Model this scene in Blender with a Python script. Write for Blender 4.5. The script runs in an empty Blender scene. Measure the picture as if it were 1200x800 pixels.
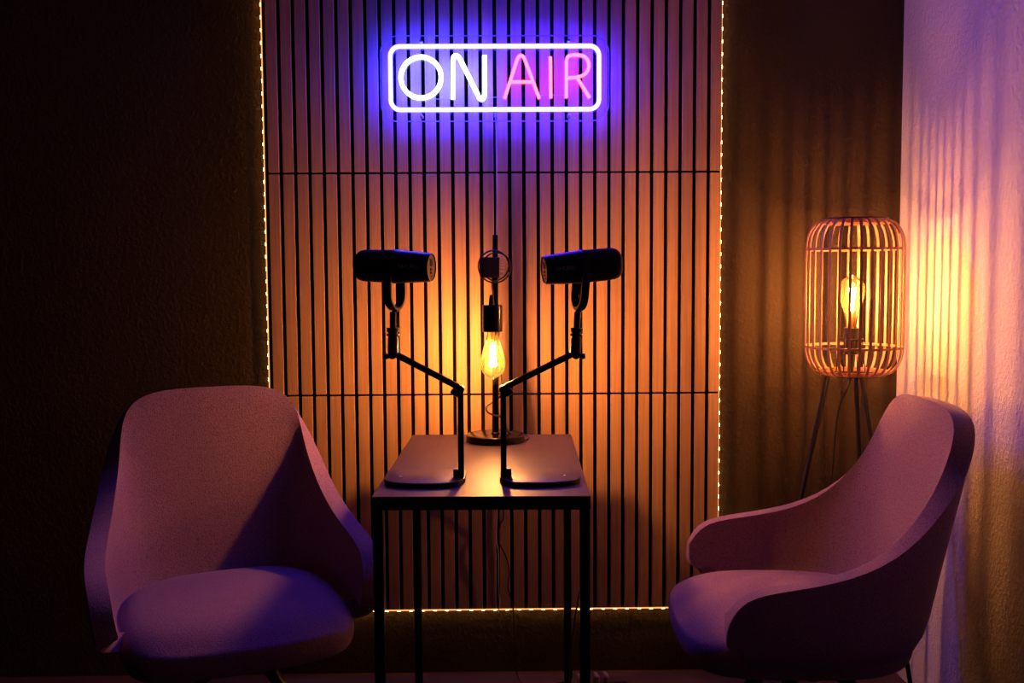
import bpy, bmesh, math, random
from mathutils import Vector, Matrix
random.seed(4)
C = bpy.context.scene.collection
PI = math.pi
# ------------------------------------------------------------------ camera
F = 1167.0
CAM = Vector((0, -2.80, 1.145))
_p = math.atan(80/1167); _y = math.atan(15/1167); _r = 0.006
FW = Vector((math.sin(_y)*math.cos(_p), math.cos(_y)*math.cos(_p), -math.sin(_p)))
RT = FW.cross(Vector((0, 0, 1))).normalized(); UP = RT.cross(FW)
R2 = RT*math.cos(_r) - UP*math.sin(_r); U2 = UP*math.cos(_r) + RT*math.sin(_r)
cd = bpy.data.cameras.new('camera'); cam = bpy.data.objects.new('camera', cd); C.objects.link(cam)
M = Matrix((R2, U2, -FW)).transposed().to_4x4(); M.translation = CAM
cam.matrix_world = M
cd.sensor_width = 36; cd.lens = 36*F/1200; cd.clip_start = .05
bpy.context.scene.camera = cam
def at(px, py, Y):
    d = FW*F + R2*(px-600) - U2*(py-400)
    return CAM + d*((Y-CAM.y)/d.y)

# ------------------------------------------------------------------ materials
def mat(name, col, rough=.5, metal=0, spec=.5):
    m = bpy.data.materials.new(name); m.use_nodes = True
    b = m.node_tree.nodes['Principled BSDF']
    b.inputs['Base Color'].default_value = (*col, 1); b.inputs['Roughness'].default_value = rough
    b.inputs['Metallic'].default_value = metal; b.inputs['Specular IOR Level'].default_value = spec
    return m
def N(m, t, **k):
    n = m.node_tree.nodes.new(t)
    for a, v in k.items(): setattr(n, a, v)
    return n
def L(m, a, b): m.node_tree.links.new(a, b)
def coords(m, scale, use='Object'):
    tc = N(m, 'ShaderNodeTexCoord'); mp = N(m, 'ShaderNodeMapping'); mp.inputs['Scale'].default_value = scale
    L(m, tc.outputs[use], mp.inputs['Vector']); return mp.outputs['Vector']
def wood(name, c1, c2, scale, rough=.5, rand=False, bump=.05):
    m = mat(name, c1, rough); b = m.node_tree.nodes['Principled BSDF']
    v = coords(m, scale)
    n = N(m, 'ShaderNodeTexNoise'); n.inputs['Scale'].default_value = 1; n.inputs['Detail'].default_value = 8
    n.inputs['Roughness'].default_value = .65; L(m, v, n.inputs['Vector'])
    r = N(m, 'ShaderNodeValToRGB'); r.color_ramp.elements[0].color = (*c2, 1); r.color_ramp.elements[1].color = (*c1, 1)
    r.color_ramp.elements[0].position = .35; r.color_ramp.elements[1].position = .65
    L(m, n.outputs['Fac'], r.inputs['Fac']); L(m, r.outputs['Color'], b.inputs['Base Color'])
    bp = N(m, 'ShaderNodeBump'); bp.inputs['Strength'].default_value = bump; bp.inputs['Distance'].default_value = .002
    L(m, n.outputs['Fac'], bp.inputs['Height']); L(m, bp.outputs['Normal'], b.inputs['Normal'])
    return m
def plaster(name, col, strength=.6, scale=110):
    m = mat(name, col, .9, spec=.2); b = m.node_tree.nodes['Principled BSDF']
    v = coords(m, (1, 1, .8))
    n = N(m, 'ShaderNodeTexNoise'); n.inputs['Scale'].default_value = scale; n.inputs['Detail'].default_value = 4
    n.inputs['Roughness'].default_value = .6; L(m, v, n.inputs['Vector'])
    r = N(m, 'ShaderNodeValToRGB'); r.color_ramp.elements[0].position = .42; r.color_ramp.elements[1].position = .68
    L(m, n.outputs['Fac'], r.inputs['Fac'])
    bp = N(m, 'ShaderNodeBump'); bp.inputs['Strength'].default_value = strength; bp.inputs['Distance'].default_value = .003
    L(m, r.outputs['Color'], bp.inputs['Height']); L(m, bp.outputs['Normal'], b.inputs['Normal'])
    return m
def fabric(name, c1, c2):
    m = mat(name, c1, .95, spec=.15); b = m.node_tree.nodes['Principled BSDF']
    b.inputs['Sheen Weight'].default_value = .15; b.inputs['Sheen Roughness'].default_value = .5
    n = N(m, 'ShaderNodeTexNoise'); n.inputs['Scale'].default_value = 280; n.inputs['Detail'].default_value = 3; L(m, coords(m, (1, 1, 1)), n.inputs['Vector'])
    vo = N(m, 'ShaderNodeTexVoronoi'); vo.inputs['Scale'].default_value = 330; vo.inputs['Randomness'].default_value = .8; L(m, coords(m, (1, 1.3, .8)), vo.inputs['Vector'])
    ad = N(m, 'ShaderNodeMath', operation='ADD'); L(m, vo.outputs['Distance'], ad.inputs[0]); L(m, n.outputs['Fac'], ad.inputs[1])
    r = N(m, 'ShaderNodeValToRGB'); r.color_ramp.elements[0].color = (*c2, 1); r.color_ramp.elements[1].color = (*c1, 1)
    r.color_ramp.elements[0].position = .45; r.color_ramp.elements[1].position = 1.0
    L(m, ad.outputs[0], r.inputs['Fac']); L(m, r.outputs['Color'], b.inputs['Base Color'])
    bp = N(m, 'ShaderNodeBump'); bp.inputs['Strength'].default_value = .4; bp.inputs['Distance'].default_value = .0015
    L(m, ad.outputs[0], bp.inputs['Height']); L(m, bp.outputs['Normal'], b.inputs['Normal'])
    return m
def emit(name, col, s):
    m = bpy.data.materials.new(name); m.use_nodes = True; nt = m.node_tree
    nt.nodes.remove(nt.nodes['Principled BSDF'])
    e = N(m, 'ShaderNodeEmission'); e.inputs['Color'].default_value = (*col, 1); e.inputs['Strength'].default_value = s
    L(m, e.outputs[0], nt.nodes['Material Output'].inputs[0]); return m
def clear(name, tint, gloss=.12, diffuse=0, dcol=(1, .8, .5), const=False):
    m = bpy.data.materials.new(name); m.use_nodes = True; nt = m.node_tree
    nt.nodes.remove(nt.nodes['Principled BSDF'])
    t = N(m, 'ShaderNodeBsdfTransparent'); t.inputs['Color'].default_value = (*tint, 1)
    g = N(m, 'ShaderNodeBsdfGlossy'); g.inputs['Roughness'].default_value = .03
    lw = N(m, 'ShaderNodeLayerWeight'); lw.inputs['Blend'].default_value = gloss
    mx = N(m, 'ShaderNodeMixShader'); mx.inputs[0].default_value = gloss
    if not const: L(m, lw.outputs['Fresnel'], mx.inputs[0])
    L(m, t.outputs[0], mx.inputs[1]); L(m, g.outputs[0], mx.inputs[2])
    out = mx
    if diffuse:
        d = N(m, 'ShaderNodeBsdfTranslucent'); d.inputs['Color'].default_value = (*dcol, 1)
        m2 = N(m, 'ShaderNodeMixShader'); m2.inputs[0].default_value = diffuse
        L(m, mx.outputs[0], m2.inputs[1]); L(m, d.outputs[0], m2.inputs[2]); out = m2
    L(m, out.outputs[0], nt.nodes['Material Output'].inputs[0]); return m

WARM = (1.0, .43, .085)
m_back = plaster('charcoal_plaster', (.058, .040, .025), .6)
m_right = plaster('white_plaster', (.72, .70, .70), .8)
m_ceil = plaster('ceiling_paint', (.12, .12, .12), .2)
m_floor = wood('floor_boards', (.10, .045, .03), (.06, .028, .018), (3, 30, 3), .6)
m_slat = wood('slat_veneer', (.61, .375, .18), (.47, .275, .13), (150, 150, 4), .55)
m_felt = mat('black_felt', (.006, .006, .006), 1, spec=.1)
m_table = wood('table_top_wood', (.060, .033, .030), (.034, .019, .017), (45, 3.5, 30), .48, bump=.15)
m_table.node_tree.nodes['Principled BSDF'].inputs['Specular IOR Level'].default_value = .25
m_black = mat('black_metal', (.012, .012, .013), .30, .4)
m_legs = mat('lamp_leg_metal', (.012, .010, .009), .6, spec=.15)
m_gloss = mat('black_gloss_metal', (.015, .014, .014), .18, .6)
m_mic = mat('microphone_black', (.010, .010, .012), .36, .4)
m_grille = mat('microphone_foam', (.006, .006, .007), .9)
m_rub = mat('black_rubber', (.008, .008, .008), .6)
m_cap = mat('microphone_end_plate', (.22, .20, .18), .35, .8)
m_logo = mat('grey_print', (.42, .40, .42), .6)
m_screw = mat('steel_screw', (.55, .55, .55), .3, .9)
m_cord = mat('black_cord', (.012, .011, .011), .5)
m_clearcord = mat('pale_cord', (.55, .5, .55), .25)
m_bamboo = wood('bamboo_slat', (.50, .27, .15), (.38, .19, .10), (60, 60, 8), .5)
m_block = wood('end_grain_wood', (.42, .30, .26), (.25, .17, .14), (60, 60, 200), .6)
m_fab = fabric('woven_fabric', (.33, .19, .20), (.08, .045, .05))
m_frame_tube = emit('blue_violet_tube', (.0088, .0070, 1.0), 150)
m_on_tube = emit('cool_white_tube', (.45, .64, .66), 8)
m_air_tube = emit('pink_red_tube', (1.0, .07, .11), 7)
m_fil = emit('filament', (1.0, .38, .115), 1950)
m_led = emit('warm_diode', (1.0, .44, .14), 40)
m_cover = emit('strip_cover_glow', (1.0, .42, .13), 1.3)
m_acryl = clear('clear_acrylic', (.96, .96, 1), .04, const=True)
m_rim = clear('acrylic_edge', (.9, .9, .95), .3, .45, (.9, .9, 1))
m_glass = clear('amber_glass', (1, .90, .68), .18, .014, (1, .62, .2))
m_tape = mat('led_tape', (.35, .28, .18), .6)
m_brass = mat('bulb_thread', (.45, .3, .12), .35, .9)
m_plug = mat('plug_plastic', (.35, .25, .25), .4)

# ------------------------------------------------------------------ helpers
def obj(name, bm, m, parent=None, smooth=True, loc=None):
    me = bpy.data.meshes.new(name); bm.normal_update(); bm.to_mesh(me); bm.free()
    me.materials.append(m)
    if smooth:
        for p in me.polygons: p.use_smooth = True
    o = bpy.data.objects.new(name, me); C.objects.link(o)
    if parent: o.parent = parent
    if loc: o.location = loc
    return o
def thing(name, label, cat, loc=(0, 0, 0), rz=0, group=None):
    o = bpy.data.objects.new(name, None); C.objects.link(o); o.location = loc; o.rotation_euler = (0, 0, rz)
    o.empty_display_size = .05
    return tag(o, label, cat, group)
def tag(o, label, cat, group=None):
    o['label'] = label; o['category'] = cat
    if group: o['group'] = group
    return o
def struct(o): o['kind'] = 'structure'; return o
def box(bm, c, s, bev=0, rot=None, seg=2):
    g = bmesh.ops.create_cube(bm, size=1); vs = g['verts']
    bmesh.ops.scale(bm, vec=s, verts=vs)
    if bev:
        es = list({e for v in vs for e in v.link_edges})
        r = bmesh.ops.bevel(bm, geom=es, offset=bev, segments=seg, affect='EDGES', profile=.5)
        vs = list({v for f in r['faces'] for v in f.verts} | {v for v in vs if v.is_valid})
    if rot: bmesh.ops.rotate(bm, verts=vs, matrix=rot)
    bmesh.ops.translate(bm, vec=c, verts=vs)
    return vs
def frame_of(d):
    d = d.normalized(); a = Vector((0, 0, 1)) if abs(d.z) < .9 else Vector((1, 0, 0))
    u = d.cross(a).normalized(); return u, d.cross(u).normalized()
def tube(bm, pts, r, seg=10, closed=False, caps=True, flat=None):
    pts = [Vector(p) for p in pts]; n = len(pts); rings = []
    rr = r if isinstance(r, (list, tuple)) else [r]*n
    u = None
    for i, p in enumerate(pts):
        if closed: d = pts[(i+1) % n]-pts[i-1]
        else: d = pts[min(i+1, n-1)]-pts[max(i-1, 0)]
        d.normalize()
        if u is None: u, w = frame_of(d)
        else:
            u = (u - d*u.dot(d)).normalized(); w = d.cross(u).normalized()
        rings.append([bm.verts.new(p + u*rr[i]*math.cos(2*PI*k/seg) + w*rr[i]*math.sin(2*PI*k/seg)) for k in range(seg)])
    m = n if closed else n-1
    for i in range(m):
        a, b = rings[i], rings[(i+1) % n]
        for k in range(seg): bm.faces.new((a[k], a[(k+1) % seg], b[(k+1) % seg], b[k]))
    if caps and not closed:
        bm.faces.new(rings[0][::-1]); bm.faces.new(rings[-1])
def lathe(bm, prof, seg=32, M4=None):
    """prof: (r,z) bottom to top"""
    rings = []
    for r, z in prof:
        if r < 1e-6: rings.append([bm.verts.new((0, 0, z))])
        else: rings.append([bm.verts.new((r*math.cos(2*PI*k/seg), r*math.sin(2*PI*k/seg), z)) for k in range(seg)])
    for a, b in zip(rings, rings[1:]):
        for k in range(seg):
            k2 = (k+1) % seg
            if len(a) == 1 and len(b) == 1: continue
            if len(a) == 1: bm.faces.new((a[0], b[k2], b[k]))
            elif len(b) == 1: bm.faces.new((a[k], a[k2], b[0]))
            else: bm.faces.new((a[k], a[k2], b[k2], b[k]))
    vs = [v for r in rings for v in r]
    if M4 is not None: bmesh.ops.transform(bm, matrix=M4, verts=vs)
    return vs
def sharp(o, ang=35):
    """keep hard edges crisp on smooth meshes"""
    bm = bmesh.new(); bm.from_mesh(o.data)
    for e in bm.edges:
        if len(e.link_faces) == 2 and e.calc_face_angle(0) > math.radians(ang): e.smooth = False
    bm.to_mesh(o.data); bm.free(); return o
def spline(ctrl, n, closed=False):
    """Catmull-Rom through control tuples"""
    P = [Vector(c) if len(c) < 5 else c for c in ctrl]; out = []
    k = len(P); segs = k if closed else k-1
    for i in range(n):
        t = i/(n if closed else n-1)*segs; j = min(int(t), segs-1); f = t-j
        g = lambda q: P[q % k] if closed else P[max(0, min(k-1, q))]
        p0, p1, p2, p3 = g(j-1), g(j), g(j+1), g(j+2)
        out.append(.5*((2*p1)+(p2-p0)*f+(2*p0-5*p1+4*p2-p3)*f*f+(3*p1-p0-3*p2+p3)*f**3))
    return out
def prism(bm, outline, z0, z1, bev=0):
    vs = [bm.verts.new((x, y, z0)) for x, y in outline]; f = bm.faces.new(vs)
    r = bmesh.ops.extrude_face_region(bm, geom=[f]); ex = [v for v in r['geom'] if isinstance(v, bmesh.types.BMVert)]
    bmesh.ops.translate(bm, vec=(0, 0, z1-z0), verts=ex)
    if bev:
        es = [e for e in bm.edges if abs(e.verts[0].co.z-e.verts[1].co.z) < 1e-6]
        bmesh.ops.bevel(bm, geom=es, offset=bev, segments=2, affect='EDGES', profile=.5)
    bmesh.ops.recalc_face_normals(bm, faces=bm.faces)
def rrect(hx, hy, r, seg=8):
    o = []
    for cx, cy, a0 in ((hx-r, hy-r, 0), (-hx+r, hy-r, 90), (-hx+r, -hy+r, 180), (hx-r, -hy+r, 270)):
        for k in range(seg+1):
            a = math.radians(a0+90*k/seg); o.append((cx+r*math.cos(a), cy+r*math.sin(a)))
    return o

# ------------------------------------------------------------------ room
RX = 1.128; LX = -2.3; FY = -3.3; CZ = 2.45
def slab(name, c, s, m):
    bm = bmesh.new(); box(bm, (0, 0, 0), s); return struct(obj(name, bm, m, smooth=False, loc=c))
slab('wall_back', ((LX+RX)/2, .05, CZ/2), (RX-LX, .10, CZ), m_back)
slab('wall_right', (RX+.05, (FY+.1)/2, CZ/2), (.10, .1-FY, CZ), m_right)
slab('floor', ((LX+RX+.1)/2, (FY+.1)/2, -.05), (RX+.1-LX, .1-FY, .10), m_floor)
slab('ceiling', ((LX+RX+.1)/2, (FY+.1)/2, CZ+.05), (RX+.1-LX, .1-FY, .10), m_ceil)

# ------------------------------------------------------------------ slatted wall panels (three rows)
S0 = -.6325; PITCH = (.588+.633)/31; SW = .0290; PX0 = -.644; PX1 = .6175
rows = [(.189, .806, 'bottom row'), (.806, 1.423, 'middle row'), (1.423, 2.04, 'top row')]
rlab = ['lowest row of black felt acoustic panelling with vertical wooden slats, behind the table legs',
        'middle row of vertical wooden slat panelling, behind the two microphones',
        'upper row of vertical wooden slat panelling, behind the neon sign']
for (z0, z1, _), lb in zip(rows, rlab):
    t = thing('slat_panel', lb, 'wall panel', ((PX0+PX1)/2, 0, z0), group='rows of slatted wall panelling')
    bm = bmesh.new(); box(bm, (0, -.0055, (z1-z0)/2), (PX1-PX0, .009, z1-z0-.0005)); obj('felt_backing', bm, m_felt, t, False)
    bm = bmesh.new()
    for k in range(32):
        x0 = S0+k*PITCH; x1 = min(x0+SW, PX1)
        box(bm, ((x0+x1)/2-(PX0+PX1)/2, -.0155, (z1-z0)/2), (x1-x0, .011, z1-z0-.0058), .0008, seg=1)
    obj('wooden_slats', bm, m_slat, t, False)

# ------------------------------------------------------------------ LED strips along the panel edges
def led_strip(label, p0, p1, nrm, first):
    """tape runs p0->p1 on a panel edge, diodes facing nrm"""
    p0, p1, nrm = Vector(p0), Vector(p1), Vector(nrm); d = (p1-p0); Ln = d.length; d.normalize()
    t = thing('led_light_strip', label, 'light strip', p0, 0, 'light strips around the slatted panelling')
    w = Vector((0, 1, 0))
    bm = bmesh.new()
    R = Matrix((d, w, d.cross(w))).transposed()
    box(bm, d*Ln/2+nrm*.0009, (Ln, .006, .0018), rot=R)
    obj('tape', bm, m_cover, t, False)
    n = int((Ln-.01)/.0343); proto = None
    for k in range(n):
        loc = d*(.01+k*.0343)+nrm*.0024
        if proto is None:
            bm = bmesh.new(); box(bm, (0, 0, 0), (.0090, .0040, .0013), .0004, rot=R, seg=1)
            proto = obj('diode', bm, m_led, t, False, loc)
        else:
            o = proto.copy(); C.objects.link(o); o.parent = t; o.location = loc
ye = -.0145
led_strip('string of warm LEDs down the left edge of the slatted panelling', (PX0-.0002, ye, .19), (PX0-.0002, ye, 2.04), (-1, 0, 0), 0)
led_strip('string of warm LEDs down the right edge of the slatted panelling', (PX1+.0002, ye, .19), (PX1+.0002, ye, 2.04), (1, 0, 0), 0)
led_strip('string of warm LEDs along the bottom edge of the slatted panelling', (PX0, ye, .1888), (PX1, ye, .1888), (0, 0, -1), 0)

# ------------------------------------------------------------------ neon sign
YS = -.048; YT = YS-.009
sc = at(580, 92, YS)
sign = thing('neon_sign', 'glowing neon sign reading ON AIR in a blue frame on the slatted wall', 'neon sign', sc)
def pl(pts, Y=YT): return [at(x, y, Y)-sc for x, y in pts]
# acrylic plate
out = rrect((711.7-448)/2/F*2.745, (141-43.7)/2/F*2.745, 20/F*2.745, 10)
bm = bmesh.new(); prism(bm, out, -.0025, .0025); bmesh.ops.rotate(bm, verts=bm.verts, matrix=Matrix.Rotation(PI/2, 3, 'X'))
obj('acrylic_backing', bm, m_acryl, sign, False)
bm = bmesh.new(); tube(bm, [(x, 0, z) for x, z in out], .0016, 6, closed=True); obj('acrylic_edge', bm, m_rim, sign)
for hx, hy in ((493.7, 49), (666.5, 48.2), (494, 136), (667, 135)):
    c = at(hx, hy, YS)-sc; depth = -YS-.021
    bm = bmesh.new(); tube(bm, [c+Vector((0, depth, 0)), c+Vector((0, -.006, 0))], .0045, 12); obj('standoff', bm, m_clearcord if hy > 100 else m_screw, sign)
# frame tube
f0 = rrect((700.5-459.5)/2/F*2.737, (128-56)/2/F*2.737, 11/F*2.737, 8)
bm = bmesh.new(); tube(bm, [(x, YT-YS, z) for x, z in f0], .0062, 10, closed=True); obj('frame_tube', bm, m_frame_tube, sign)
def letter(name, paths, m, r):
    bm = bmesh.new()
    for pts, cl in paths: tube(bm, pl(pts), r, 10, closed=cl)
    return obj(name, bm, m, sign)
letter('letter_o_tube', [([(493.3+23.6*math.cos(a*PI/20), 90.7+24*math.sin(a*PI/20)) for a in range(40)], True)], m_on_tube, .0062)
def sm(pts, n=40): return [(v.x, v.y) for v in spline([(a, b) for a, b in pts], n)]
letter('letter_n_tube', [(([(530.8, 116), (530.8, 72)] + sm([(530.8, 72), (531.5, 67), (534.5, 65), (538, 67.5), (540, 71)], 12)
        + sm([(559.5, 110), (561.5, 114.3), (564.5, 116.3), (567, 114), (567.8, 109)], 12) + [(567.8, 65)]), False)], m_on_tube, .0062)
letter('letter_a_tube', [([(591.3, 115.5)] + sm([(605, 73), (607.2, 67.5), (610.6, 65), (614, 67.5), (616.2, 73)], 14) + [(632, 115.5)], False),
                         ([(598, 96), (623.5, 96)], False)], m_air_tube, .0044)
letter('letter_i_tube', [([(645, 66.5), (645.5, 115)], False)], m_air_tube, .0044)
letter('letter_r_tube', [([(663.6, 114.8), (663.8, 72)] + sm([(663.8, 72), (665, 67), (669, 64.8), (678, 64.5), (686, 67), (690, 74), (689.5, 81), (685, 87), (678, 90), (665, 91.5)], 30), False),
                         ([(676, 90.5), (691, 114.5)], False)], m_air_tube, .0044)
# thin jumper wires on the plate
bm = bmesh.new(); tube(bm, pl(sm([(505, 115.5), (520, 116.3), (530, 115.5)], 8), YS-.004), .0008, 6)
tube(bm, pl(sm([(567, 115), (578, 114), (592, 113.5)], 8), YS-.004), .0008, 6)
tube(bm, pl(sm([(632, 112), (648, 111), (664, 112)], 8), YS-.004), .0008, 6); obj('jumper_wire', bm, m_clearcord, sign)
bm = bmesh.new(); c = at(580, 134.5, YS-.004)-sc; box(bm, c, (.007, .006, .012), .001); obj('cable_clip', bm, m_clearcord, sign)

# sign cord: thin pale lead running down the wall behind the lamp and table
Yc = -.026
pts = [at(x, y, Y) for x, y, Y in ((580.5, 137, YS+.004), (581, 146, -.04), (581.5, 160, Yc), (582, 200, Yc), (582.3, 260, Yc), (581.5, 300, Yc), (581, 350, Yc), (582, 420, Yc), (581.5, 500, Yc), (582, 560, Yc), (582.3, 600, Yc), (581.5, 630, Yc), (584, 648, Yc), (584.3, 690, Yc), (585.5, 706, Yc), (584.5, 714, Yc))]
e = pts[-1]; pts += [Vector((e.x, -.020, .180)), Vector((e.x, -.002, .177))]
bm = bmesh.new(); tube(bm, spline(pts, 90), .0017, 8)
tag(obj('sign_cord', bm, m_clearcord), 'thin pale cord hanging from the neon sign down the slats', 'cord')

# ------------------------------------------------------------------ side table
TZ = .709; trz = math.radians(-1.2)
tc = Vector((-.030, -.497, 0)); TW, TD = .430, .752
table = thing('side_table', 'narrow dark wood side table on thin black metal legs between the armchairs', 'table', tc, trz)
bm = bmesh.new(); box(bm, (0, 0, TZ-.004), (TW, TD, .008), .0012, seg=1); obj('table_top', bm, m_table, table, False)
bm = bmesh.new()
for s in (-1, 1):
    box(bm, (0, s*(TD/2-.010), TZ-.0175), (TW, .02, .019), .001, seg=1)
    box(bm, (s*(TW/2-.010), 0, TZ-.0175), (.02, TD-.04, .019), .001, seg=1)
obj('top_frame', bm, m_black, table, False)
proto = None
for sx in (-1, 1):
    for sy in (-1, 1):
        bm = bmesh.new(); box(bm, (0, 0, (TZ-.027)/2), (.02, .02, TZ-.027), .001, seg=1)
        obj('leg', bm, m_black, table, False, (sx*(TW/2-.011), sy*(TD/2-.011), 0))

# ------------------------------------------------------------------ bulbs
def bulb(parent, base, up, seed=0):
    """ST64 filament bulb; base = screw contact point, up = direction of the tip (+1/-1)"""
    S = Matrix.Translation(base) @ Matrix.Diagonal((1, 1, up, 1))
    prof = [(.0130, .0), (.0135, .018), (.0150, .030), (.0200, .050), (.0265, .072), (.0312, .092), (.0322, .104), (.0305, .116), (.0255, .126), (.0170, .134), (.0080, .139), (.0035, .1415), (0, .143)]
    sp = [(v.x, v.y) for v in spline(prof, 48)]; sp[-1] = (0, .143)
    bm = bmesh.new(); lathe(bm, sp, 36, S); bmesh.ops.recalc_face_normals(bm, faces=bm.faces)
    g = obj('bulb_glass', bm, m_glass, parent)
    bm = bmesh.new()
    for k in range(6):
        a = 2*PI*k/6+.3; r0, r1 = .0032, .0086
        ca, sa = math.cos(a), math.sin(a)
        tube(bm, [S @ Vector((ca*r0, sa*r0, .050)), S @ Vector((ca*r1, sa*r1, .108))], .0014, 8)
    obj('filament', bm, m_fil, g)
    bm = bmesh.new(); tube(bm, [S @ Vector((0, 0, .0)), S @ Vector((0, 0, .044)), S @ Vector((0, 0, .052)), S @ Vector((0, 0, .112))], [.006, .0035, .001, .001], 10)
    tube(bm, [S @ Vector((0, 0, .0005)), S @ Vector((0, 0, .004))], [.0128, .0128], 20)
    obj('filament_stem', bm, m_brass, g)
    return g

# ------------------------------------------------------------------ table lamp with hanging bulb
lx, ly = -.0115, -.2265
lamp = thing('table_lamp', 'black pole table lamp with a bare amber bulb hanging, on the back of the table', 'lamp', (lx, ly, TZ))
bm = bmesh.new(); lathe(bm, [(0, 0), (.0745, 0), (.0765, .0015), (.0765, .0165), (.0750, .0185), (.0735, .0190), (0, .0190)], 64)
sharp(obj('lamp_base', bm, m_gloss, lamp))
top = at(582.3, 275, ly).z-TZ
bm = bmesh.new(); tube(bm, [(0, .002, .019), (.002, .004, .25), (.003, .006, top-.001), (.003, .006, top)], [.0088, .0080, .0072, .0060], 20)
tube(bm, [(0, .002, .0195), (0, .002, .0225)], .0115, 20)
obj('lamp_pole', bm, m_gloss, lamp)
bc = at(576.3, 313.5, ly-.02)-lamp.location
bm = bmesh.new(); box(bm, (0, 0, 0), (.0525, .0525, .0525), .0015); ob = obj('wooden_block', bm, m_block, lamp, False, bc); ob.rotation_euler = (0, 0, math.radians(-12))
# concentric end-grain rings on the block
nt = m_block.node_tree
b = nt.nodes['Principled BSDF']; v = coords(m_block, (1, 1, 1)); w = N(m_block, 'ShaderNodeTexWave', wave_type='RINGS', rings_direction='Y')
mp = v.node; mp.inputs['Location'].default_value = (.035, 0, .03); w.inputs['Scale'].default_value = 90; w.inputs['Distortion'].default_value = 1
L(m_block, v, w.inputs['Vector']); r = N(m_block, 'ShaderNodeValToRGB'); r.color_ramp.elements[0].color = (.15, .10, .085, 1); r.color_ramp.elements[1].color = (.36, .25, .22, 1)
L(m_block, w.outputs['Fac'], r.inputs['Fac']); L(m_block, r.outputs['Color'], b.inputs['Base Color'])
# cord coiled round the block and down to the socket
LO = lamp.location
Yb = ly-.035
cen = at(578, 312, Yb)-LO
sock_top = at(577, 357, ly-.022)-LO
pts = []
for k in range(2*24+1):
    a = -PI/2+2*PI*k/24; f = k/48
    rr = .0385+.003*math.sin(a*.5)
    pts.append(cen+Vector((math.cos(a)*rr+.010*f, .012*math.cos(a*1.0)+(.03+.015*f)*(math.cos(a) > 2), math.sin(a)*rr*1.0-.002*f)))
pts[0] = cen+Vector((-.004, 0, -.037))
bm = bmesh.new(); tube(bm, pts, .0021, 8)
tube(bm, spline([cen+Vector((-.002, .010, -.026)), cen+Vector((-.003, .008, -.05)), sock_top+Vector((.002, 0, .03)), sock_top+Vector((0, 0, .012))], 14), .0020, 8)
p = lambda x, y, dy: at(x, y, ly+dy)-LO
tube(bm, spline([p(583, 330, .012), p(583, 350, .020), p(584.5, 400, .020), p(588, 436, .015), p(588.5, 455, .012), p(585, 466, .016), p(577, 471, .0), p(570.5, 476, -.012), p(571, 482, -.018), p(578, 486, -.018), p(586, 488, -.005), p(592, 494, .004), p(594.5, 504, .002), (.0415, .0, .0215)], 60), .0024, 8)
obj('lamp_cord', bm, m_cord, lamp)
SR = .0268/2*2*.5*2  # socket radius
bm = bmesh.new(); st = sock_top.z; sb = (at(577, 388.5, ly-.022)-LO).z
lathe(bm, [(0, st), (.0235, st), (.0255, st-.002), (.0258, st-.004), (.0258, sb+.001), (.0250, sb), (.0205, sb), (.0205, sb+.03), (0, sb+.03)], 40, Matrix.Translation((sock_top.x, sock_top.y, 0)))
sharp(obj('bulb_socket', bm, m_gloss, lamp))
bm = bmesh.new(); lathe(bm, [(.0075, 0), (.0075, .006), (.0062, .018), (.0048, .026), (0, .0265)], 20, Matrix.Translation((sock_top.x-.002, sock_top.y, st-.001)))
obj('strain_relief', bm, m_rub, lamp)
bulb(lamp, (sock_top.x, sock_top.y, sb+.020), -1)

# lamp cord below the table
Yd = -.045
e0 = at(590, 597, Yd)
pts = [Vector((e0.x, -.105, TZ+.003)), Vector((e0.x+.002, -.085, TZ-.012)), at(590, 600, Yd), at(587, 612, Yd), at(583.5, 630, Yd), at(587, 640, Yd), at(594, 655, Yd), at(597, 672, Yd), at(595.5, 687, Yd), at(599, 703, Yd), at(602, 718, Yd), at(604, 745, Yd), at(606, 765, Yd)]
e = pts[-1]; pts += [Vector((e.x, -.06, .012)), Vector((e.x+.01, -.1, .004)), Vector((e.x-.05, -.14, .004)), Vector((e.x-.14, -.20, .004))]
bm = bmesh.new(); tube(bm, [Vector((lx+.042, -.226, TZ+.0215))]+[] if False else spline([Vector((lx+.0825, -.226, TZ+.003)), Vector((lx+.083, -.16, TZ+.003))]+pts, 90), .0021, 8)
tag(obj('lamp_cord', bm, m_cord), 'black cord running off the back of the table and dangling behind it', 'cord')
pts = [at(661.5, 600, -.095), at(662.5, 620, -.095), at(663.5, 660, -.09), at(664.5, 700, -.085), at(666, 740, -.08), at(669, 775, -.07)]
e = pts[-1]; pts += [Vector((e.x+.002, -.072, .010)), Vector((e.x-.02, -.085, .004)), Vector((e.x-.07, -.11, .004))]
bm = bmesh.new(); tube(bm, spline(pts, 50), .0022, 8)
tag(obj('microphone_cable', bm, m_cord), 'thin dark cable hanging beside the right rear leg of the table', 'cord')
pts = [at(680, 690, -.30), at(677.5, 703, -.30), at(673.5, 725, -.30), at(671.5, 745, -.29), at(668, 775, -.27)]
e = pts[-1]; pts += [Vector((e.x-.012, -.30, .03)), Vector((e.x-.03, -.30, .004)), Vector((e.x-.10, -.31, .004)), Vector((e.x-.22, -.36, .004)), Vector((e.x-.3, -.45, .004))]
bm = bmesh.new(); tube(bm, spline(pts, 60), .0022, 8)
tag(obj('microphone_cable', bm, m_cord), 'black cable bowing away from the right front leg of the table to the floor', 'cord')

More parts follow.
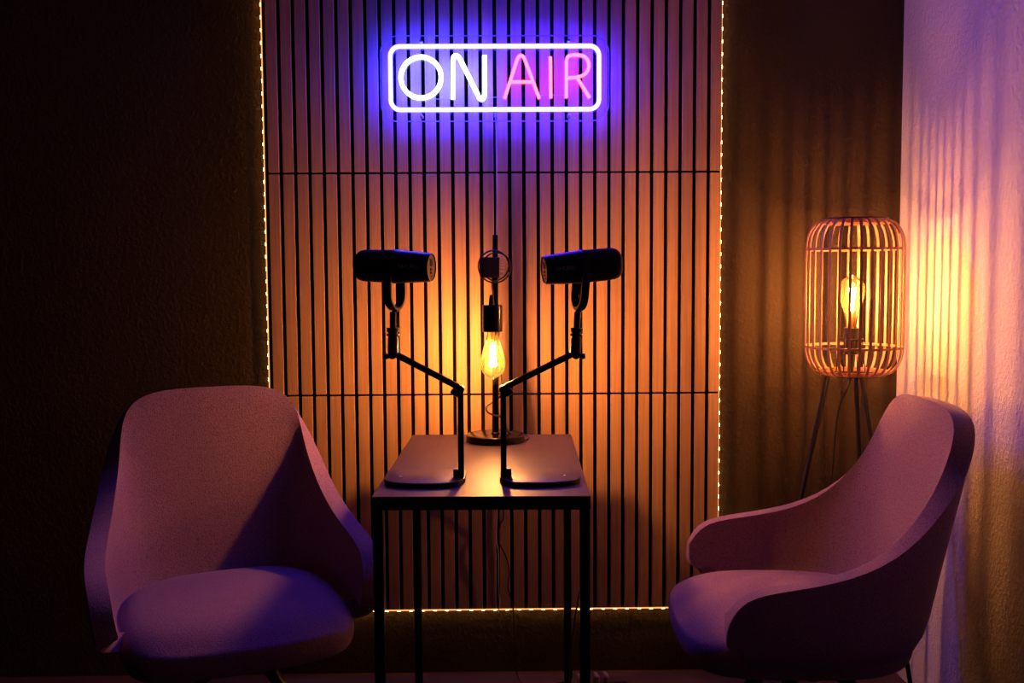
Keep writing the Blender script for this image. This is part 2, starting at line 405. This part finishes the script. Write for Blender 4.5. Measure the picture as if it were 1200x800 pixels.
# ------------------------------------------------------------------ microphones and desk stands
FONT = {'S': [[(1, .85), (.7, 1), (.25, 1), (0, .8), (.2, .55), (.8, .45), (1, .2), (.75, 0), (.3, 0), (0, .15)]],
        'H': [[(0, 0), (0, 1)], [(1, 0), (1, 1)], [(0, .5), (1, .5)]],
        'U': [[(0, 1), (0, .2), (.25, 0), (.75, 0), (1, .2), (1, 1)]],
        'R': [[(0, 0), (0, 1), (.75, 1), (1, .8), (.75, .5), (0, .5)], [(.5, .5), (1, 0)]],
        'E': [[(1, 1), (0, 1), (0, 0), (1, 0)], [(0, .5), (.85, .5)]]}
def make_stand(sd, px_pole, label, mlabel, tips):
    """sd=+1: base plate spreads to the left (-x) and the pole stands at its right end; -1 mirrored"""
    pole_x, Yp, clampx = tips
    base_c = Vector((pole_x-sd*.0805, Yp+.010, TZ))
    t = thing('microphone_stand', label, 'microphone stand', base_c, 0, 'desk stands on the table')
    # D-shaped weighted plate with round front corners
    w, dep = .0845, .150
    o = []
    for x, y, in ((-w, .045), (-w, .060)): pass
    o = [(v.x, v.y) for v in spline([(-w, .0), (-w+.002, -.025), (-w+.016, -.050), (-w+.045, -.064), (-.02, -.069), (.03, -.069), (.058, -.062), (w-.010, -.044), (w, -.015), (w, .02), (w, .06), (w-.006, .073), (w-.02, .078), (0, .078), (-w+.02, .078), (-w+.006, .073), (-w, .055)], 90, True)]
    if sd < 0: o = [(-x, y) for x, y in o][::-1]
    bm = bmesh.new(); prism(bm, o, 0, .0105, .0012); sharp(obj('stand_base', bm, m_table, t))
    bm = bmesh.new(); tube(bm, [(-sd*.052, -.002, .0104), (-sd*.052, -.002, .0112)], .0028, 12); obj('base_screw', bm, m_screw, t)
    px = sd*.0805-sd*.004; py = -.010
    zt = at(541 if sd > 0 else 590, 456, Yp).z-TZ
    bm = bmesh.new()
    box(bm, (px, py, (zt+.0105)/2), (.0125, .016, zt-.0105), .0015)
    box(bm, (px-sd*.0105*1, py, .0195), (.012, .020, .018), .003)
    obj('pole', bm, m_black, t, False)
    # elbow joint
    bm = bmesh.new(); tube(bm, [(px, py-.011, zt), (px, py+.011, zt)], .0085, 24)
    lx_ = px-sd*.011
    box(bm, (lx_, py, zt-.007), (.020, .012, .013), .004, rot=Matrix.Rotation(sd*math.radians(32), 3, 'Y'))
    sharp(obj('elbow_joint', bm, m_black, t))
    # sloping arm
    A = Vector((px, py, zt+.002)); T_ = at(clampx, 414.5, Yp)-base_c; T_.y = py
    d = (T_-A); Ln = d.length; ang = math.atan2(d.z, d.x)
    bm = bmesh.new(); box(bm, (A+T_)/2, (Ln, .012, .0115), .0018, rot=Matrix.Rotation(-ang, 3, 'Y'))
    n = Vector((-d.z, 0, d.x)).normalized(); n = n if n.z > 0 else -n
    for yy in (-.0035, .0035):
        box(bm, (A+T_)/2+n*.0062+Vector((0, yy, 0)), (Ln*.92, .0022, .0016), .0004, rot=Matrix.Rotation(-ang, 3, 'Y'), seg=1)
    obj('arm', bm, m_black, t, False)
    # upright clamp post at the arm's end
    cx = clampx-sd*1.5
    topc = at(cx+(3.5 if sd < 0 else 0), 363, Yp)-base_c; botc = at(cx+(.8 if sd < 0 else 0), 415, Yp)-base_c; topc.y = botc.y = py
    ax = (topc-botc); H_ = ax.length; q = ax.to_track_quat('Z', 'Y').to_matrix().to_4x4(); Mx = Matrix.Translation(botc) @ q
    bm = bmesh.new()
    lathe(bm, [(0, -.009), (.009, -.007), (.0105, 0), (.0110, .006), (.0110, .034), (.0095, .035), (.0095, .038), (.0135, .0385), (.0135, .0425), (.0100, .0430), (.0100, .046), (.0128, .0465), (.0128, .055), (.0070, .0555), (.0070, H_-.004), (0, H_-.004)], 24, Mx)
    sharp(obj('mic_holder', bm, m_black, t))
    bm = bmesh.new(); e1 = botc+Vector((-sd*.008, -.001, -.004)); e2 = botc+Vector((-sd*.020, -.001, -.004))
    tube(bm, [e1, e2-Vector((-sd*.006, 0, 0)), e2], [.0045, .0062, .0055], 16)
    tube(bm, [botc+Vector((0, -.014, -.001)), botc+Vector((0, .014, -.001))], .0085, 20)
    sharp(obj('tension_knob', bm, m_black, t))
    bm = bmesh.new(); s1 = topc+Vector((sd*.0085 if sd > 0 else .0085, .002, -.002)); s2 = Vector((s1.x, s1.y, botc.z+.050))
    tube(bm, [s1, s2], .0013, 8); obj('thumb_screw', bm, m_black, t)
    return t, base_c+topc

def make_mic(label, pivot, tilt, yaw, direction):
    """local +x = flat connector end; pivot at yoke bottom"""
    t = thing('microphone', label, 'microphone', pivot, yaw, 'microphones over the table')
    K = Vector((0, 0, .0895))
    Rt = Matrix.Translation(K) @ Matrix.Rotation(tilt, 4, 'Y')
    toX = Matrix.Rotation(PI/2, 4, 'Y')
    # body tube: r along x
    bm = bmesh.new(); lathe(bm, [(.031, -.0035), (.0347, -.0030), (.0352, 0), (.0352, .004), (.0345, .0055), (.0340, .008), (.0320, .040), (.0294, .076), (.0288, .0785), (.0280, .0795), (.0280, .0770), (0, .0770)], 48, Rt @ toX)
    sharp(obj('body', bm, m_mic, t), 45)
    bm = bmesh.new(); lathe(bm, [(0, .0768), (.0278, .0768), (.0278, .0776), (0, .0776)], 40, Rt @ toX)
    cap = sharp(obj('end_plate', bm, m_cap, t))
    bm = bmesh.new()
    def dsk(yc, zc, rx, rz, th=.0014):
        o = [(yc+rx*math.cos(a*PI/10), zc+rz*math.sin(a*PI/10)) for a in range(20)]
        v0 = [bm.verts.new((.0772, a, b)) for a, b in o]; v1 = [bm.verts.new((.0776+th, a, b)) for a, b in o]
        bm.faces.new(v1)
        for i in range(20): bm.faces.new((v0[i], v0[(i+1) % 20], v1[(i+1) % 20], v1[i]))
    dsk(0, .0095, .0075, .0075); dsk(.0, -.0035, .0055, .0032); dsk(0, -.0105, .0052, .0024); dsk(.006, -.017, .0015, .0015); dsk(-.008, .017, .0015, .0015)
    bmesh.ops.transform(bm, matrix=Rt, verts=bm.verts); obj('ports', bm, m_rub, cap, False)
    # grille end
    bm = bmesh.new(); lathe(bm, [(0, -.0860), (.0160, -.0855), (.0245, -.0830), (.0300, -.0775), (.0325, -.0690), (.0335, -.0560), (.0340, -.0040), (.0310, -.0035)], 48, Rt @ toX)
    obj('grille', bm, m_grille, t)
    # side pivots
    for s in (-1, 1):
        bm = bmesh.new()
        tube(bm, [Rt @ Vector((-.002, s*.0320, 0)), Rt @ Vector((-.002, s*.0425, 0))], .0105, 24)
        sharp(obj('pivot_knob', bm, m_mic, t))
    # word on the side facing the room
    bm = bmesh.new(); lw, lh, gap = .0068, .0078, .0022
    txt = 'SHURE'; tot = len(txt)*lw+(len(txt)-1)*gap
    for i, ch in enumerate(txt):
        for st_ in FONT[ch]:
            pts = []
            for (a, b) in st_:
                u = (i*(lw+gap)+a*lw)-tot/2; wv = (b-.5)*lh+.001
                x = .040+direction*u
                R_ = .0320-(x-.040)*.072
                pts.append(Rt @ Vector((x, -direction*math.sqrt(R_*R_-wv*wv)-direction*.0001, wv)))
            tube(bm, pts, .0008, 6)
    obj('lettering', bm, m_logo, t)
    # U-shaped yoke
    bm = bmesh.new(); prof = []
    W, Z1 = .0405, .0895
    path = [(-W, Z1)] + [(-W, Z1*.55)] + [(-W*math.cos(a*PI/14), .034-.032*math.sin(a*PI/14)) for a in range(15)] + [(W, Z1*.55), (W, Z1)]
    path = [(v.x, v.y) for v in spline(path, 40)]
    hw = .0080; th = .0026; rings = []
    for i, (y, z) in enumerate(path):
        a = Vector(path[max(0, i-1)]); b = Vector(path[min(len(path)-1, i+1)]); d = (b-a).normalized(); n = Vector((-d.y, d.x))
        fl = hw
        rings.append([bm.verts.new((sx*fl-.002, y+n.x*sn*th, z+n.y*sn*th)) for sx, sn in ((-1, -1), (1, -1), (1, 1), (-1, 1))])
    for a, b in zip(rings, rings[1:]):
        for k in range(4): bm.faces.new((a[k], a[(k+1) % 4], b[(k+1) % 4], b[k]))
    bm.faces.new(rings[0][::-1]); bm.faces.new(rings[-1]); bmesh.ops.recalc_face_normals(bm, faces=bm.faces)
    sharp(obj('yoke', bm, m_mic, t), 50)
    bm = bmesh.new(); lathe(bm, [(0, -.004), (.0068, -.004), (.0068, .006), (.0055, .0075), (0, .0075)], 20, Matrix.Translation((-.002, 0, 0)))
    sharp(obj('yoke_thread', bm, m_black, t))
    return t
sL, pL = make_stand(+1, 541, 'left black desk stand whose arm slopes up to the left, on the table', '', (-.0775, -.735, 462))
sR, pR = make_stand(-1, 590, 'right black desk stand whose arm slopes up to the right, on the table', '', (.0035, -.735, 672))
make_mic('black microphone on the left stand, flat silver end turned right', pL+Vector((.006, 0, .0)), math.radians(2.0), math.radians(-15), 1)
mr = make_mic('black microphone on the right stand, tilted with its flat end low and to the left', pR+Vector((0, 0, .0)), math.radians(9.5), math.radians(180+10), -1)
mr.rotation_euler = (Matrix.Rotation(math.radians(4.5), 3, 'Y') @ Matrix.Rotation(math.radians(190), 3, 'Z')).to_euler()

# ------------------------------------------------------------------ bamboo floor lamp
fx, fy = .913, -.250
zb = at(1001, 439, fy).z; zt = at(1001, 256.5, fy).z; Hs = zt-zb; RR = .1215
fl = thing('floor_lamp', 'tall tripod floor lamp with a barrel-shaped bamboo slat shade, in the corner', 'lamp', (fx, fy, 0))
shade = bpy.data.objects.new('lamp_shade', None); C.objects.link(shade); shade.parent = fl; shade.location = (0, 0, zb)
NR = 30
def rib_prof():
    r0 = .078
    pr = [(r0, .003)]
    for k in range(1, 10):
        a = PI/2*k/9; pr.append((r0+(RR-r0)*math.sin(a), .003+.070*(1-math.cos(a))))
    pr2 = [(r, Hs-z) for r, z in pr]
    return pr + [(RR+.0005, Hs*.5)] + pr2[::-1]
pr = rib_prof(); first = None
for k in range(NR):
    a = 2*PI*k/NR+.10
    if first is None:
        bm = bmesh.new(); rings = []
        for i, (r, z) in enumerate(pr):
            p0 = Vector(pr[max(0, i-1)]); p1 = Vector(pr[min(len(pr)-1, i+1)]); d = (p1-p0).normalized(); n = Vector((d.y, -d.x))
            rings.append([bm.verts.new((r+n.x*sn, sy*.0033, z+n.y*sn)) for sy, sn in ((-1, -.0009), (1, -.0009), (1, .0009), (-1, .0009))])
        for u, v in zip(rings, rings[1:]):
            for q in range(4): bm.faces.new((u[q], u[(q+1) % 4], v[(q+1) % 4], v[q]))
        bm.faces.new(rings[0][::-1]); bm.faces.new(rings[-1]); bmesh.ops.recalc_face_normals(bm, faces=bm.faces)
        first = sharp(obj('rib', bm, m_bamboo, shade), 50)
    else:
        first2 = first.copy(); C.objects.link(first2); first2.parent = shade; first2.rotation_euler = (0, 0, a)
        continue
    first.rotation_euler = (0, 0, a)
def hoop(z, r, h, th=.0012):
    bm = bmesh.new(); lathe(bm, [(r-th, z-h/2), (r+th, z-h/2), (r+th, z+h/2), (r-th, z+h/2), (r-th, z-h/2)], 72)
    return sharp(obj('hoop', bm, m_bamboo, shade), 50)
zu = at(1001, 292, fy).z-zb; zl = at(1001, 406, fy).z-zb
hoop(zu, RR-.0030, .0062); hoop(zl, RR-.0030, .0062)
for z in (.004, Hs-.004): hoop(z, .079, .006, .002)
for z in (.010, Hs-.010): hoop(z, .088, .005, .0015)
bm = bmesh.new()
lathe(bm, [(.070, -.001), (.080, -.001), (.080, .002), (.070, .002), (.070, -.001)], 60)
for k in range(3):
    a = 2*PI*k/3+.5; tube(bm, [(.010*math.cos(a), .010*math.sin(a), .001), (.074*math.cos(a), .074*math.sin(a), .001)], .0022, 8)
sharp(obj('bottom_ring', bm, m_black, shade), 50)
bm = bmesh.new(); lathe(bm, [(.073, Hs-.001), (.081, Hs-.001), (.081, Hs+.002), (.073, Hs+.002), (.073, Hs-.001)], 60); sharp(obj('top_ring', bm, m_black, shade), 50)
# socket and its little wire cradle
sockz = at(1001, 384, fy).z
bm = bmesh.new(); lathe(bm, [(0, zb-.012), (.0075, zb-.012), (.0075, zb+.052), (.0185, zb+.054), (.0190, sockz-.002), (.0180, sockz), (.0145, sockz), (.0145, sockz-.02), (0, sockz-.02)], 28, Matrix.Translation((-.006, 0, 0)))
sharp(obj('bulb_socket', bm, m_rub, fl))
bm = bmesh.new(); zc = at(1001, 397, fy).z
tube(bm, [(-.006+.030*math.cos(a*PI/12), .030*math.sin(a*PI/12), zc) for a in range(24)], .0013, 6, closed=True)
for k in range(4):
    a = PI/4+k*PI/2; tube(bm, [(-.006+.030*math.cos(a), .030*math.sin(a), zc), (-.006+.040*math.cos(a), .040*math.sin(a), zb+.004)], .0013, 6)
    tube(bm, [(-.006+.030*math.cos(a), .030*math.sin(a), zc), (-.006+.018*math.cos(a), .018*math.sin(a), zc)], .0013, 6)
obj('wire_cradle', bm, m_black, fl)
bulb(fl, (-.006, 0, sockz-.006), 1)
# tripod legs
for ang, rt in ((math.radians(200), .066), (math.radians(-48), .022), (math.radians(62), .03)):
    pass
for tx, ty, bx, by in ((-0.062, 0.004, -0.239, 0.017), (0.013, -0.027, 0.103, -0.211), (0.017, 0.025, 0.131, 0.195)):
    bm = bmesh.new(); tube(bm, [(tx, ty, zb+.001), (tx+(bx-tx)*.5, ty+(by-ty)*.5, zb/2), (bx, by, .004)], [.0062, .0060, .0052], 14)
    g = obj('leg', bm, m_legs, fl)
    bm = bmesh.new(); tube(bm, [(bx, by, 0), (bx, by, .012)], .0068, 12); obj('foot', bm, m_rub, g)
bm = bmesh.new()
q = lambda x, y, Y: at(x, y, Y)-Vector((fx, fy, 0))
tube(bm, spline([(-.006, 0, zb-.010), q(996.5, 447, fy), q(993, 456, fy), q(985, 472, fy+.02), q(981, 490, fy+.03), q(978, 520, fy+.04), q(975, 560, fy+.05), q(973, 620, fy+.07), q(972, 700, fy+.08), (-.06, .10, .05), (-.07, .11, .004), (-.12, .16, .004)], 70), .0024, 8)
obj('power_cord', bm, m_cord, fl)

# ------------------------------------------------------------------ upholstered armchairs
def uvbox(bm):
    pass
def make_chair(label, loc, rz):
    t = thing('armchair', label, 'armchair', loc, rz, 'armchairs beside the table')
    # rows of the shell (mid surface), half the loop: rear centre -> arm tip;  (x, y, z)
    rim = [(0, -.262, .892), (.085, -.261, .892), (.170, -.258, .886), (.214, -.246, .848), (.232, -.212, .775), (.251, -.135, .695), (.263, -.060, .642), (.268, .030, .612), (.268, .120, .597), (.266, .185, .590), (.262, .222, .572), (.258, .240, .535)]
    mid = [(0, -.218, .640), (.09, -.214, .640), (.160, -.206, .640), (.208, -.182, .625), (.235, -.130, .600), (.252, -.085, .575), (.263, -.030, .555), (.267, .040, .540), (.266, .120, .530), (.262, .185, .522), (.256, .222, .510), (.250, .238, .492)]
    low = [(0, -.180, .470), (.08, -.176, .470), (.140, -.160, .470), (.182, -.132, .468), (.208, -.098, .466), (.226, -.058, .464), (.238, -.010, .462), (.243, .045, .460), (.243, .110, .460), (.240, .165, .462), (.242, .188, .466), (.242, .195, .472)]
    bot = [(0, -.120, .446), (.05, -.116, .446), (.085, -.105, .446), (.110, -.085, .445), (.128, -.060, .444), (.140, -.030, .443), (.148, .005, .442), (.152, .045, .442), (.153, .090, .442), (.150, .115, .444), (.146, .130, .447), (.142, .135, .451)]
    KS = 1.13
    def fit(p):
        x, y, z = p
        return (x*.965*KS*(1-.07*min(1, max(0, (.10-y)/.2))*min(1, max(0, (z-.42)/.1))), (y*.78 if y < 0 else y)*KS, 1.145-KS*(1.145-z))
    rows = [[fit(p) for p in r_] for r_ in (rim, mid, low, bot)]
    NU, NV = 34, 14
    cols = []
    halves = [spline(r, NU) for r in rows]
    for h_ in halves:
        for _i in range(9):
            q_ = list(h_)
            for i in range(1, NU-1): h_[i] = q_[i]*.5+(q_[i-1]+q_[i+1])*.25
            h_[0] = Vector((0, h_[1].y, h_[1].z))
    def col(i, s):
        c = [halves[k][i] for k in range(4)]
        ln = spline(c, NV)
        return [Vector((p.x*s, p.y, p.z)) for p in ln]
    left = [col(i, -1) for i in range(NU-1, 0, -1)]; right = [col(i, 1) for i in range(NU)]
    cols = left+right
    bm = bmesh.new(); uvl = bm.loops.layers.uv.new('UVMap')
    g = [[bm.verts.new(p) for p in c] for c in cols]
    uu = [0]
    for i in range(1, len(cols)): uu.append(uu[-1]+(cols[i][5]-cols[i-1][5]).length)
    for i in range(len(g)-1):
        for j in range(NV-1):
            f = bm.faces.new((g[i][j], g[i][j+1], g[i+1][j+1], g[i+1][j]))
            for lp, (a, b) in zip(f.loops, ((i, j), (i, j+1), (i+1, j+1), (i+1, j))):
                lp[uvl].uv = (uu[a], cols[a][b].z + (cols[a][b].xy-cols[a][0].xy).length*.3)
    # close the underside of the pan
    for i in range((len(g)-1)//2):
        a, b, c, d = g[i][-1], g[i+1][-1], g[-2-i][-1], g[-1-i][-1]
        try:
            if b is c: bm.faces.new((a, b, d))
            else: bm.faces.new((a, b, c, d))
        except ValueError: pass
    bmesh.ops.recalc_face_normals(bm, faces=bm.faces)
    sh = obj('shell', bm, m_fab, t)
    s = sh.modifiers.new('thick', 'SOLIDIFY'); s.thickness = .042; s.offset = 0; s.use_even_offset = False
    b = sh.modifiers.new('round', 'BEVEL'); b.width = .0202; b.segments = 5; b.limit_method = 'ANGLE'; b.angle_limit = math.radians(50)
    # seams where backrest meets arm, on the inside
    for sgn in (-1, 1):
        bm = bmesh.new(); i = 15
        c = col(i, sgn); c2 = col(i+1, sgn); pts = []
        for j in range(0, 10):
            tang = (c2[j]-c[j]).normalized(); dn = (c[min(j+1, NV-1)]-c[max(j-1, 0)]).normalized(); n = tang.cross(dn)
            if n.dot(Vector((0, .05, 0))-Vector((c[j].x, c[j].y, 0))) < 0: n = -n
            pts.append(c[j]+n*(.0190 if j > 0 else .012))
        tube(bm, spline(pts, 30), .0014, 6); obj('seam', bm, m_fab, sh)
    # seat cushion
    plan = [(0, -.185), (.09, -.180), (.160, -.150), (.205, -.085), (.226, .0), (.232, .10), (.228, .19), (.214, .250), (.175, .287), (.10, .303), (0, .308)]
    plan = [fit((x, y, 0))[:2] for x, y in plan]
    half = spline(plan, 24); loop = [Vector((p.x, p.y)) for p in half]+[Vector((-p.x, p.y)) for p in half[-2:0:-1]]
    cx = Vector((0, .055))
    prof = [(.0, .508), (.25, .507), (.5, .504), (.72, .500), (.86, .493), (.95, .480), (.990, .462), (1.0, .443), (.985, .425), (.95, .410), (.88, .405), (.7, .402), (.4, .401), (0, .401)]
    bm = bmesh.new(); uvl = bm.loops.layers.uv.new('UVMap'); rings = []
    prof = [(a_, fit((0, 0, z_))[2]) for a_, z_ in prof]
    for k, (s_, z) in enumerate(prof):
        if s_ == 0: rings.append([bm.verts.new((cx.x, cx.y, z))]); continue
        ring = []
        for p in loop:
            q_ = cx+(p-cx)*s_
            fr = max(0, (p.y-.12)/.19)
            zz = z - .014*fr*fr*(s_**4) if z > .385 else z
            ring.append(bm.verts.new((q_.x, q_.y, zz)))
        rings.append(ring)
    nl = len(loop)
    for a, b in zip(rings, rings[1:]):
        for k in range(nl):
            k2 = (k+1) % nl
            if len(a) == 1: bm.faces.new((a[0], b[k], b[k2]))
            elif len(b) == 1: bm.faces.new((a[k], b[0], a[k2]))
            else: bm.faces.new((a[k], b[k], b[k2], a[k2]))
    bmesh.ops.recalc_face_normals(bm, faces=bm.faces)
    for f in bm.faces:
        for lp in f.loops: co = lp.vert.co; lp[uvl].uv = (co.x, co.y+co.z*.9)
    so = obj('seat_cushion', bm, m_fab, t); sub = so.modifiers.new('s', 'SUBSURF'); sub.levels = 1; sub.render_levels = 2
    # support plate and four splayed legs
    bm = bmesh.new(); box(bm, (0, .03, .283), (.20, .20, .018), .003); tube(bm, [(0, .03, .275), (0, .03, .225)], [.030, .026], 24); obj('mounting_plate', bm, m_black, t, False)
    for k in range(4):
        a = PI/4+k*PI/2; dx, dy = math.cos(a), math.sin(a)
        bm = bmesh.new()
        tube(bm, spline([(dx*.012, .03+dy*.012, .265), (dx*.10, .03+dy*.10, .235), (dx*.19, .03+dy*.19, .12), (dx*.255, .03+dy*.255, .004)], 14), [.018-.0006*i for i in range(14)], 12)
        g_ = obj('leg', bm, m_black, t)
        bm = bmesh.new(); tube(bm, [(dx*.255, .03+dy*.255, 0), (dx*.255, .03+dy*.255, .008)], .011, 12); obj('foot_glide', bm, m_rub, g_)
    return t
make_chair('mauve upholstered armchair left of the table, turned towards the camera', (-0.652, -0.464, 0), math.radians(-157))
make_chair('mauve upholstered armchair right of the table, seen from its side by the white wall', (0.734, -0.603, 0), math.radians(87))

# ------------------------------------------------------------------ plug strip on the floor behind the table's right leg
ps = thing('power_strip', 'pale pink multi-socket power strip on the floor behind the right table leg', 'power strip', (.262, -.19, 0), math.radians(8))
bm = bmesh.new(); box(bm, (0, 0, .018), (.17, .05, .036), .006); obj('strip_body', bm, m_black, ps, False)
for k in (-.055, -.008, .018):
    bm = bmesh.new(); box(bm, (k, 0, .052), (.014, .034, .034), .005); obj('plug', bm, m_plug, ps)

# ------------------------------------------------------------------ world + view
w = bpy.data.worlds.new('world'); bpy.context.scene.world = w; w.use_nodes = True
w.node_tree.nodes['Background'].inputs['Color'].default_value = (.25, .15, .3, 1); w.node_tree.nodes['Background'].inputs['Strength'].default_value = .004
vs = bpy.context.scene.view_settings
bpy.context.scene.display_settings.display_device = 'sRGB'
vs.view_transform = 'Standard'; vs.look = 'None'; vs.exposure = 0; vs.gamma = 1; vs.use_curve_mapping = False
